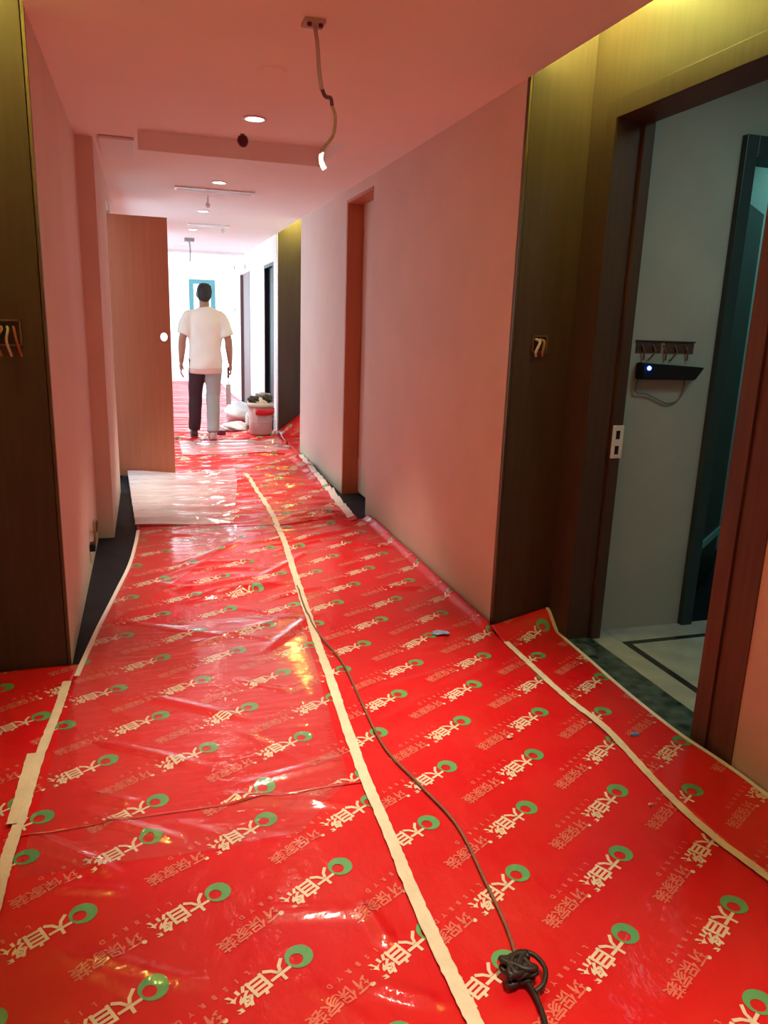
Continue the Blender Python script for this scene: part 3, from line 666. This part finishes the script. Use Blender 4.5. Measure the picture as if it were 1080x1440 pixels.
def diffuser(x0, x1, y, lab):
    t = thing('air_diffuser', lab, 'air vent', ((x0+x1)/2, y, CH), 'linear ceiling air diffusers'); h = (x1-x0)/2
    bm = NB()
    for b in ((-h, h, -.075, -.06), (-h, h, .06, .075), (-h, -h+.015, -.06, .06), (h-.015, h, -.06, .06)): box(bm, *b, -.012, 0)
    obj('frame', bm, WHITEP, t); obj('backing', bbox(-h+.015, h-.015, -.06, .06, -.002, 0), mat('vent_dark', (.12, .12, .12), .7), t)
    for i in range(4): obj('slat', bbox(-h+.015, h-.015, -.05+.03*i, -.038+.03*i, -.011, -.003), WHITEP, t)
diffuser(.25, .85, 6.37, 'long white air diffuser across the corridor ceiling, nearer one'); diffuser(.47, .90, 8.74, 'white air diffuser farther along the corridor ceiling')
def sprinkler(x, y, z, lab, m, r):
    t = thing('sprinkler', lab, 'sprinkler', (x, y, z), 'ceiling sprinklers')
    obj('plate', lathe(NB(), [(.001, -.006), (r*1.1, -.005), (r*1.25, 0)], n=18), WHITEP, t)
    obj('neck', lathe(NB(), [(r*.4, -.05), (r*.4, 0)], n=12), m, t)
    obj('cap', lathe(NB(), [(.001, -.05-2.0*r), (r*.6, -.05-1.8*r), (r*.95, -.05-1.2*r), (r, -.05-.7*r), (r*.75, -.05-.15*r), (r*.4, -.05)], n=18), m, t, True)
sprinkler(.572, 4.74, CH+.11, 'sprinkler head with a dark red protective cap in the ceiling recess', mat('dark_red_cap', (.09, .008, .012), .4), .032)
sprinkler(.523, 6.71, CH, 'small white sprinkler just behind the long diffuser', WHITEP, .02)
sprinkler(.818, 8.6, CH, 'small white sprinkler right of the farther diffuser', WHITEP, .02)
o = tag(obj('blank_cover', lathe(NB(), [(.001, -.006), (.045, -.005), (.052, 0)], (.52, 3.29, CH), 24), CEIL), 'flat round blanking cover on the near ceiling', 'cover')
o = tag(obj('loose_ceiling_panel', bbox(-.21, -.02, 4.78, 5.3, CH-.018, CH-.002, .004), mat('panel_white', (.8, .8, .82), .4)), 'small pale loose panel on the ceiling beside the left pilaster', 'ceiling panel')
t = thing('hanging_wire', 'loose cable with a lit tip hanging from the near ceiling', 'wire', (0, 2.746, 0))
obj('ceiling_box', bbox(.53, .60, -.035, .035, CH-.012, CH, .003), mat('grey_pink_box', (.45, .35, .33), .6), t)
for x in (.548, .585): obj('screw', lathe(NB(), [(.001, -.024), (.008, -.022), (.008, -.012)], (x, -.02, CH), 10), mat('dark_red_cap', (.09, .008, .012), .4), t)
obj('conduit', tube(NB(), smooth_path([(.566, 0, CH), (.578, 0, 2.25), (.586, 0, 2.166), (.595, 0, 2.11)], 6), .007, 8), mat('pink_conduit', (.5, .36, .33), .6), t, True)
obj('knot', tube(NB(), smooth_path([(.595, 0, 2.115), (.61, .01, 2.095), (.626, 0, 2.088), (.63, -.006, 2.065)], 6), .0065, 8), mat('dark_mauve', (.12, .05, .06), .6), t, True)
obj('cable', tube(NB(), smooth_path([(.628, 0, 2.075), (.643, 0, 2.031), (.636, 0, 1.975), (.606, 0, 1.935), (.596, 0, 1.91)], 8), .0055, 8), mat('olive_cable', (.42, .34, .2), .5), t, True)
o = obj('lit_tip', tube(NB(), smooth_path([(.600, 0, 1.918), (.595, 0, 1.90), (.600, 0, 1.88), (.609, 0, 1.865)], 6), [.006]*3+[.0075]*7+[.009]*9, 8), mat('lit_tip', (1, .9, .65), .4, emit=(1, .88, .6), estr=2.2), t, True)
o['label'] = 'glowing cream tip of the cable'
t = thing('hanging_wire', 'short dark wire hanging from the far ceiling near the beam', 'wire', (.565, 10.3, CH))
obj('ceiling_box', bbox(-.06, .06, -.04, .04, -.04, 0, .004), mat('grey_plate', (.35, .4, .4), .5), t); obj('cable', tube(NB(), [(0, 0, -.03), (.01, 0, -.15), (0, 0, -.28)], .009, 6), mat('grey_plate', (.35, .4, .4), .5), t)

# ------------------------------------------------------------------ the walking person
def ball(bm, c, rx, ry, rz, n=14):
    prof = [(max(.0005, math.sin(math.pi*k/10)), -math.cos(math.pi*k/10)) for k in range(11)]; rings = []
    for r, z in prof: rings.append([bm.verts.new((c[0]+rx*r*math.cos(2*math.pi*i/n), c[1]+ry*r*math.sin(2*math.pi*i/n), c[2]+rz*z)) for i in range(n)])
    for a, b in zip(rings, rings[1:]):
        for i in range(n): bm.faces.new((a[i], a[(i+1) % n], b[(i+1) % n], b[i]))
    bm.faces.new(rings[0][::-1]); bm.faces.new(rings[-1])
def cap(bm, pts, rad, n=12):
    """tapered limb with round joints"""
    tube(bm, pts, rad, n)
    for p, r in zip(pts, rad): ball(bm, p, r, r, r, 12)
def loft(bm, levels, n=28):
    rings = [[bm.verts.new((cx+rx*math.copysign(abs(math.cos(2*math.pi*i/n))**.85, math.cos(2*math.pi*i/n)), cy+ry*math.copysign(abs(math.sin(2*math.pi*i/n))**.85, math.sin(2*math.pi*i/n)), z)) for i in range(n)] for z, cx, cy, rx, ry in levels]
    for a, b in zip(rings, rings[1:]):
        for i in range(n): bm.faces.new((a[i], a[(i+1) % n], b[(i+1) % n], b[i]))
    bm.faces.new(rings[0][::-1]); bm.faces.new(rings[-1])
def fused(name, bm, voxel, m, parent, it=3, mi=None, folds=0):
    me = bpy.data.meshes.new(name+'_src'); bmesh.ops.recalc_face_normals(bm, faces=bm.faces); bm.to_mesh(me); bm.free()
    o = bpy.data.objects.new(name, me); COL.objects.link(o); r = o.modifiers.new('r', 'REMESH'); r.mode = 'VOXEL'; r.voxel_size = voxel
    d = bpy.context.evaluated_depsgraph_get(); d.update(); m2 = bpy.data.meshes.new_from_object(o.evaluated_get(d)); bpy.data.objects.remove(o)
    b2 = NB(); b2.from_mesh(m2)
    for _ in range(it): bmesh.ops.smooth_vert(b2, verts=b2.verts, factor=.5, use_axis_x=True, use_axis_y=True, use_axis_z=True)
    if folds:
        for v in b2.verts:
            c = v.co; v.co += v.normal*folds*(math.sin(21*c.x+9*c.z+2*math.sin(11*c.z))+.7*math.sin(33*c.z-14*c.x+6*c.y))
    for f in b2.faces: f.smooth = True
    b2.to_mesh(m2); b2.free(); m2.name = name; m2.materials.clear()
    for k in (m if isinstance(m, list) else [m]): m2.materials.append(k)
    if mi:
        for p in m2.polygons: p.material_index = mi(p.center)
    return link(bpy.data.objects.new(name, m2), parent)

SKIN = mat('skin', (.42, .22, .14), .55); SHIRT = mat('cream_shirt', (.90, .85, .74), .8); HEM = mat('pink_hem', (.74, .50, .42), .8)
PANT = mat('plum_trouser', (.05, .022, .03), .8); PANTG = mat('pale_grey_trouser', (.38, .37, .36), .85); HAIR = mat('black_hair', (.012, .013, .014), .6); SHOE = mat('dark_shoe', (.06, .04, .04), .6); SHOE2 = mat('pale_shoe', (.5, .34, .3), .7)
def person(px, py):
    P = thing('person', 'person in a loose cream T-shirt walking away down the corridor', 'person', (px, py, .032))
    hips = [(-.085, 0, .86), (.085, 0, .86)]; knees = [(-.115, .13, .475), (.075, .02, .47)]; ank = [(-.135, .17, .10), (.055, -.13, .11)]
    sh = [(-.168, 0, 1.36), (.168, 0, 1.36)]; el = [(-.245, -.03, 1.09), (.25, -.03, 1.085)]; wr = [(-.262, .04, .845), (.272, .035, .84)]
    b = NB()
    loft(b, [(.80, 0, 0, .14, .10), (.9, 0, 0, .155, .11), (1.02, 0, .005, .135, .10), (1.2, 0, .01, .155, .11), (1.32, 0, .0, .165, .1), (1.40, 0, .0, .10, .07)])
    cap(b, [(0, .005, 1.38), (0, .02, 1.44), (0, .03, 1.50)], [.065, .056, .054])
    ball(b, (0, .045, 1.575), .073, .092, .105); ball(b, (0, .075, 1.525), .055, .06, .062)      # skull and jaw
    ball(b, (0, .142, 1.555), .013, .02, .022); ball(b, (0, .115, 1.60), .05, .025, .014)          # nose and brow
    ball(b, (0, .128, 1.515), .022, .012, .007)                                                     # lips
    for s_ in (-1, 1): ball(b, (s_*.075, .035, 1.565), .012, .022, .032)                            # ears
    for i in (0, 1):
        cap(b, [sh[i], tuple((Vector(sh[i])+Vector(el[i]))/2), el[i]], [.040, .046, .042])
        cap(b, [el[i], tuple((Vector(el[i])*.65+Vector(wr[i])*.35)), wr[i]], [.042, .042, .027])
        cap(b, [hips[i], knees[i]], [.085, .056]); cap(b, [knees[i], tuple(Vector(knees[i])*.65+Vector(ank[i])*.35+Vector((0, -.02, 0))), ank[i]], [.055, .054, .036])
        cap(b, [ank[i], (ank[i][0], ank[i][1]+.13, ank[i][2]-.05)], [.036, .03])
        s_ = -1 if i == 0 else 1; W = Vector(wr[i])
        # palm, four curled fingers and a thumb leaving the side of the palm
        pc = W+Vector((s_*.004, .012, -.055))
        ball(b, pc, .020, .040, .050)
        for k in range(4):
            fy = -.028+.019*k; L = (.062, .072, .07, .06)[k]
            base = pc+Vector((s_*.002, fy, -.036)); m1 = base+Vector((0, .006, -L*.55))
            curl = Vector((-s_*.030, .006, -L*.25)) if i == 1 else Vector((-s_*.016, .01, -L*.5))
            m2 = m1+curl; e = m2+(Vector((-s_*.008, .004, L*.35)) if i == 1 else Vector((-s_*.012, .006, -L*.22)))
            cap(b, [tuple(base), tuple(m1), tuple(m2), tuple(e)], [.0095, .009, .0085, .008], 8)
        tb = pc+Vector((-s_*.008, .034, .012)); cap(b, [tuple(tb), tuple(tb+Vector((-s_*.014, .022, -.026))), tuple(tb+Vector((-s_*.020, .020, -.056)))], [.0115, .010, .009], 8)
    body = fused('body', b, .0075, SKIN, P, 3); body['label'] = 'bare arms, hands and neck'
    for s_ in (-1, 1): obj('eye', lathe(NB(), [(.001, .0), (.008, .002), (.008, .006), (.001, .009)], (s_*.03, .126, 1.578), 10, 'Y'), mat('eye_white', (.8, .8, .78), .3), P)
    # trousers
    b = NB(); loft(b, [(.78, 0, 0, .155, .115), (.86, 0, 0, .168, .128), (.98, 0, 0, .16, .12)])
    for i in (0, 1):
        H, K, A = map(Vector, (hips[i], knees[i], ank[i])); A2 = A+Vector((0, -.012, -.035))
        cap(b, [tuple(H), tuple(H*.5+K*.5), tuple(K)], [.105, .092, .078]); tube(b, [tuple(K), tuple(K*.5+A2*.5+Vector((0, -.02, 0))), tuple(A2)], [.078, .074, .068], 16)
    o = fused('trousers', b, .012, [PANT, PANTG], P, 3, mi=lambda c: 1 if c.x > -.012-.02*(c.z < .5) else 0, folds=.003)  # right leg pale grey, left leg plum
    o['label'] = 'trousers, left leg dark plum, right leg pale grey'
    # shirt
    b = NB()
    loft(b, [(.765, .0, 0, .185, .13), (.85, 0, 0, .185, .135), (.98, 0, .005, .178, .132), (1.15, 0, .008, .185, .132), (1.28, 0, .006, .195, .128), (1.35, 0, .004, .182, .108), (1.40, 0, .004, .135, .09), (1.42, 0, .008, .095, .08), (1.435, 0, .012, .07, .066)])
    for i in (0, 1):
        S, E_ = Vector(sh[i]), Vector(el[i]); S = S-Vector((0, 0, .008)); d = (E_-S); tube(b, [tuple(S+Vector((-(-1 if i == 0 else 1)*.07, 0, .0))), tuple(S+Vector((0, 0, -.012))), tuple(S+d*.4), tuple(S+d*.84)], [.066, .070, .076, .086], 16)
    fused('shirt', b, .012, SHIRT, P, 3, folds=.0045)
    b = NB(); loft(b, [(.715, .0, 0, .178, .126), (.765, 0, 0, .182, .13), (.80, 0, 0, .180, .128)]); o = fused('shirt_band', b, .012, HEM, P, 2, folds=.003); o['label'] = 'pinkish band below the cream part of the shirt'  # separate pinkish band along the bottom of the shirt
    # hair
    b = NB(); ball(b, (0, .03, 1.60), .084, .098, .092); ball(b, (0, -.005, 1.555), .075, .066, .075); ball(b, (.02, .02, 1.655), .06, .07, .035)
    fused('hair', b, .010, HAIR, P, 2, folds=.003)
    for i in (0, 1):
        a = Vector(ank[i]); b = NB(); z = -.018 if i == 0 else -.005
        ball(b, (a.x, a.y-.02, z+.05), .042, .055, .05); ball(b, (a.x, a.y+.09, z+.038), .048, .11, .04); box(b, a.x-.042, a.x+.042, a.y-.065, a.y+.18, z, z+.022)
        fused('shoe', b, .010, SHOE if i == 0 else SHOE2, P, 3)  # right shoe paler than the left
    return Vector((px, py, .032))+Vector(wr[1])
wrist = person(.625, 8.80)
# tool in the right hand
t = thing('hand_tool', 'long pale scraper hanging from the walking person\'s right hand', 'tool', (wrist.x-.022, wrist.y+.015, wrist.z-.115))
obj('handle', lathe(NB(), [(.010, -.06), (.013, -.05), (.012, 0), (.013, .05), (.010, .06)], n=14), mat('grey_handle', (.12, .11, .11), .5), t, True)
obj('shaft', lathe(NB(), [(.006, -.14), (.006, -.06)], n=10), STEEL, t)
obj('blade', bbox(-.028, .028, -.003, .003, -.36, -.13, .002), mat('pale_blade', (.66, .68, .70), .4), t)

# ------------------------------------------------------------------ bucket and litter round it
def zat(Zf, x, y): return float(Zf(np.array([x]), np.array([y]))[0])
bx_, by_ = 1.255, 8.98; zb_ = zat(ZG, bx_, by_)+.012
t = thing('paint_bucket', 'pink paint bucket with a red label band standing against the far panel', 'bucket', (bx_, by_, zb_))
BK = mat('bucket_pink', (.50, .27, .25), .4); CRM = mat('bucket_rim', (.62, .52, .42), .5)
kb = obj('body', lathe(NB(), [(.128, 0), (.130, .01), (.143, .33), (.138, .33), (.125, .02), (.001, .02)], n=36), BK, t, True)
bm = NB(); prof = [(.142, .325), (.152, .325), (.154, .345), (.150, .372), (.142, .372), (.140, .335)]
rings = [[bm.verts.new((r*math.cos(6.28319*i/36), r*math.sin(6.28319*i/36), z)) for i in range(36)] for r, z in prof]
for q in range(6):
    for i in range(36): bm.faces.new((rings[q][i], rings[q][(i+1) % 36], rings[(q+1) % 6][(i+1) % 36], rings[(q+1) % 6][i]))
obj('rim', bm, CRM, t, True)
bm = NB(); rows = []
for z, h in ((.235, .35), (.31, 1)):
    rows.append([bm.verts.new(((.1325+.0335*z/.33+.0035)*math.cos(a), (.1325+.0335*z/.33+.0035)*math.sin(a), z)) for a in [R(-118+100*(i/14)) for i in range(15)]])
for i in range(14): bm.faces.new((rows[0][i], rows[0][i+1], rows[1][i+1], rows[1][i]))
o = obj('label_band', bm, mat('label_red', (.60, .015, .02), .4), kb, True); s = o.modifiers.new('t', 'SOLIDIFY'); s.thickness = .0015
obj('bail_handle', tube(NB(), smooth_path([(.152, 0, .30), (.165, -.02, .24), (.12, -.10, .17), (0, -.15, .14), (-.12, -.10, .17), (-.165, -.02, .24), (-.152, 0, .30)], 6), .003, 6), STEEL, t, True)
def lump(name, label, cat, c, r, m, seed, amp=.25, sub=3):
    bm = NB(); bmesh.ops.create_icosphere(bm, subdivisions=sub, radius=1); rr = random.Random(seed); ph = [rr.uniform(0, 6) for _ in range(6)]
    for v in bm.verts:
        p = v.co; k = 1+amp*(math.sin(3*p.x+ph[0])*math.sin(4*p.y+ph[1])+.6*math.sin(7*p.z+5*p.x+ph[2])+.4*math.sin(9*p.y-6*p.x+ph[3]))
        v.co = (p.x*r[0]*k, p.y*r[1]*k, p.z*r[2]*k)
    o = obj(name, bm, m, None, True); o.location = c; return tag(o, label, cat)
lump('work_glove', 'dark crumpled work glove on the left of the bucket top', 'glove', (bx_-.075, by_-.03, zb_+.40), (.065, .07, .05), mat('dark_olive_cloth', (.05, .045, .03), .9), 1)
lump('work_glove', 'dark work glove bulging over the right of the bucket rim', 'glove', (bx_+.075, by_-.02, zb_+.405), (.065, .07, .05), mat('dark_olive_cloth', (.05, .045, .03), .9), 2)
lump('rag', 'pale grey rag lying on top of the gloves in the bucket', 'rag', (bx_+.03, by_+.02, zb_+.455), (.08, .06, .028), mat('grey_rag', (.42, .38, .36), .9), 3)
lump('plaster_lump', 'cream plaster heap between the gloves in the bucket', 'plaster', (bx_-.0, by_-.06, zb_+.365), (.07, .06, .05), CRM, 4)
g = lump('plastic_bundle', 'pale crumpled plastic bundle on the floor left of the bucket', 'plastic bundle', (1.16, 10.2, .14), (.22, .28, .14), mat('pale_plastic', (.78, .82, .82), .4), 7, .16)
lump('plastic_bundle', 'low grey plastic heap between the walking person and the bucket', 'plastic bundle', (1.0, 9.45, .06), (.16, .26, .05), mat('grey_plastic', (.55, .53, .56), .4), 9, .18)
t = thing('spray_bottle', 'small white bottle standing just left of the bucket', 'bottle', (1.21, 9.75, zat(ZG, 1.21, 9.75)+.004))
obj('body', lathe(NB(), [(.001, 0), (.038, .002), (.04, .02), (.04, .13), (.034, .155), (.015, .17), (.015, .185)], n=20), mat('pale_plastic', (.78, .82, .82), .4), t, True)
obj('cap', lathe(NB(), [(.018, .185), (.018, .215), (.001, .217)], n=16), WHITEP, t, True)
t = thing('paint_roller', 'small white roller lying at the foot of the far dark panel', 'paint roller', (1.44, 9.0, .05))
obj('sleeve', lathe(NB(), [(.001, -.05), (.026, -.048), (.028, 0), (.026, .048), (.001, .05)], n=16, axis='Y'), WHITEP, t, True)
obj('handle', tube(NB(), [(0, .05, 0), (0, .07, .02), (0, .07, .12), (-.01, .07, .2)], .006, 8), STEEL, t, True)
t = thing('tape_roll', 'maroon tape roll lying by the walking person\'s right foot', 'tape roll', (.80, 9.02, zat(ZG, .8, 9.02)+.004))
bm = NB(); prof = [(.028, 0), (.052, 0), (.052, .05), (.028, .05)]
rings = [[bm.verts.new((r*math.cos(6.28319*i/24), r*math.sin(6.28319*i/24), z)) for i in range(24)] for r, z in prof]
for q in range(4):
    for i in range(24): bm.faces.new((rings[q][i], rings[q][(i+1) % 24], rings[(q+1) % 4][(i+1) % 24], rings[(q+1) % 4][i]))
obj('tape', bm, mat('maroon', (.12, .02, .05), .5), t)
bm = NB(); prof = [(.025, .001), (.028, .001), (.028, .049), (.025, .049)]
rings = [[bm.verts.new((r*math.cos(6.28319*i/24), r*math.sin(6.28319*i/24), z)) for i in range(24)] for r, z in prof]
for q in range(4):
    for i in range(24): bm.faces.new((rings[q][i], rings[q][(i+1) % 24], rings[(q+1) % 4][(i+1) % 24], rings[(q+1) % 4][i]))
obj('core', bm, CRM, t)
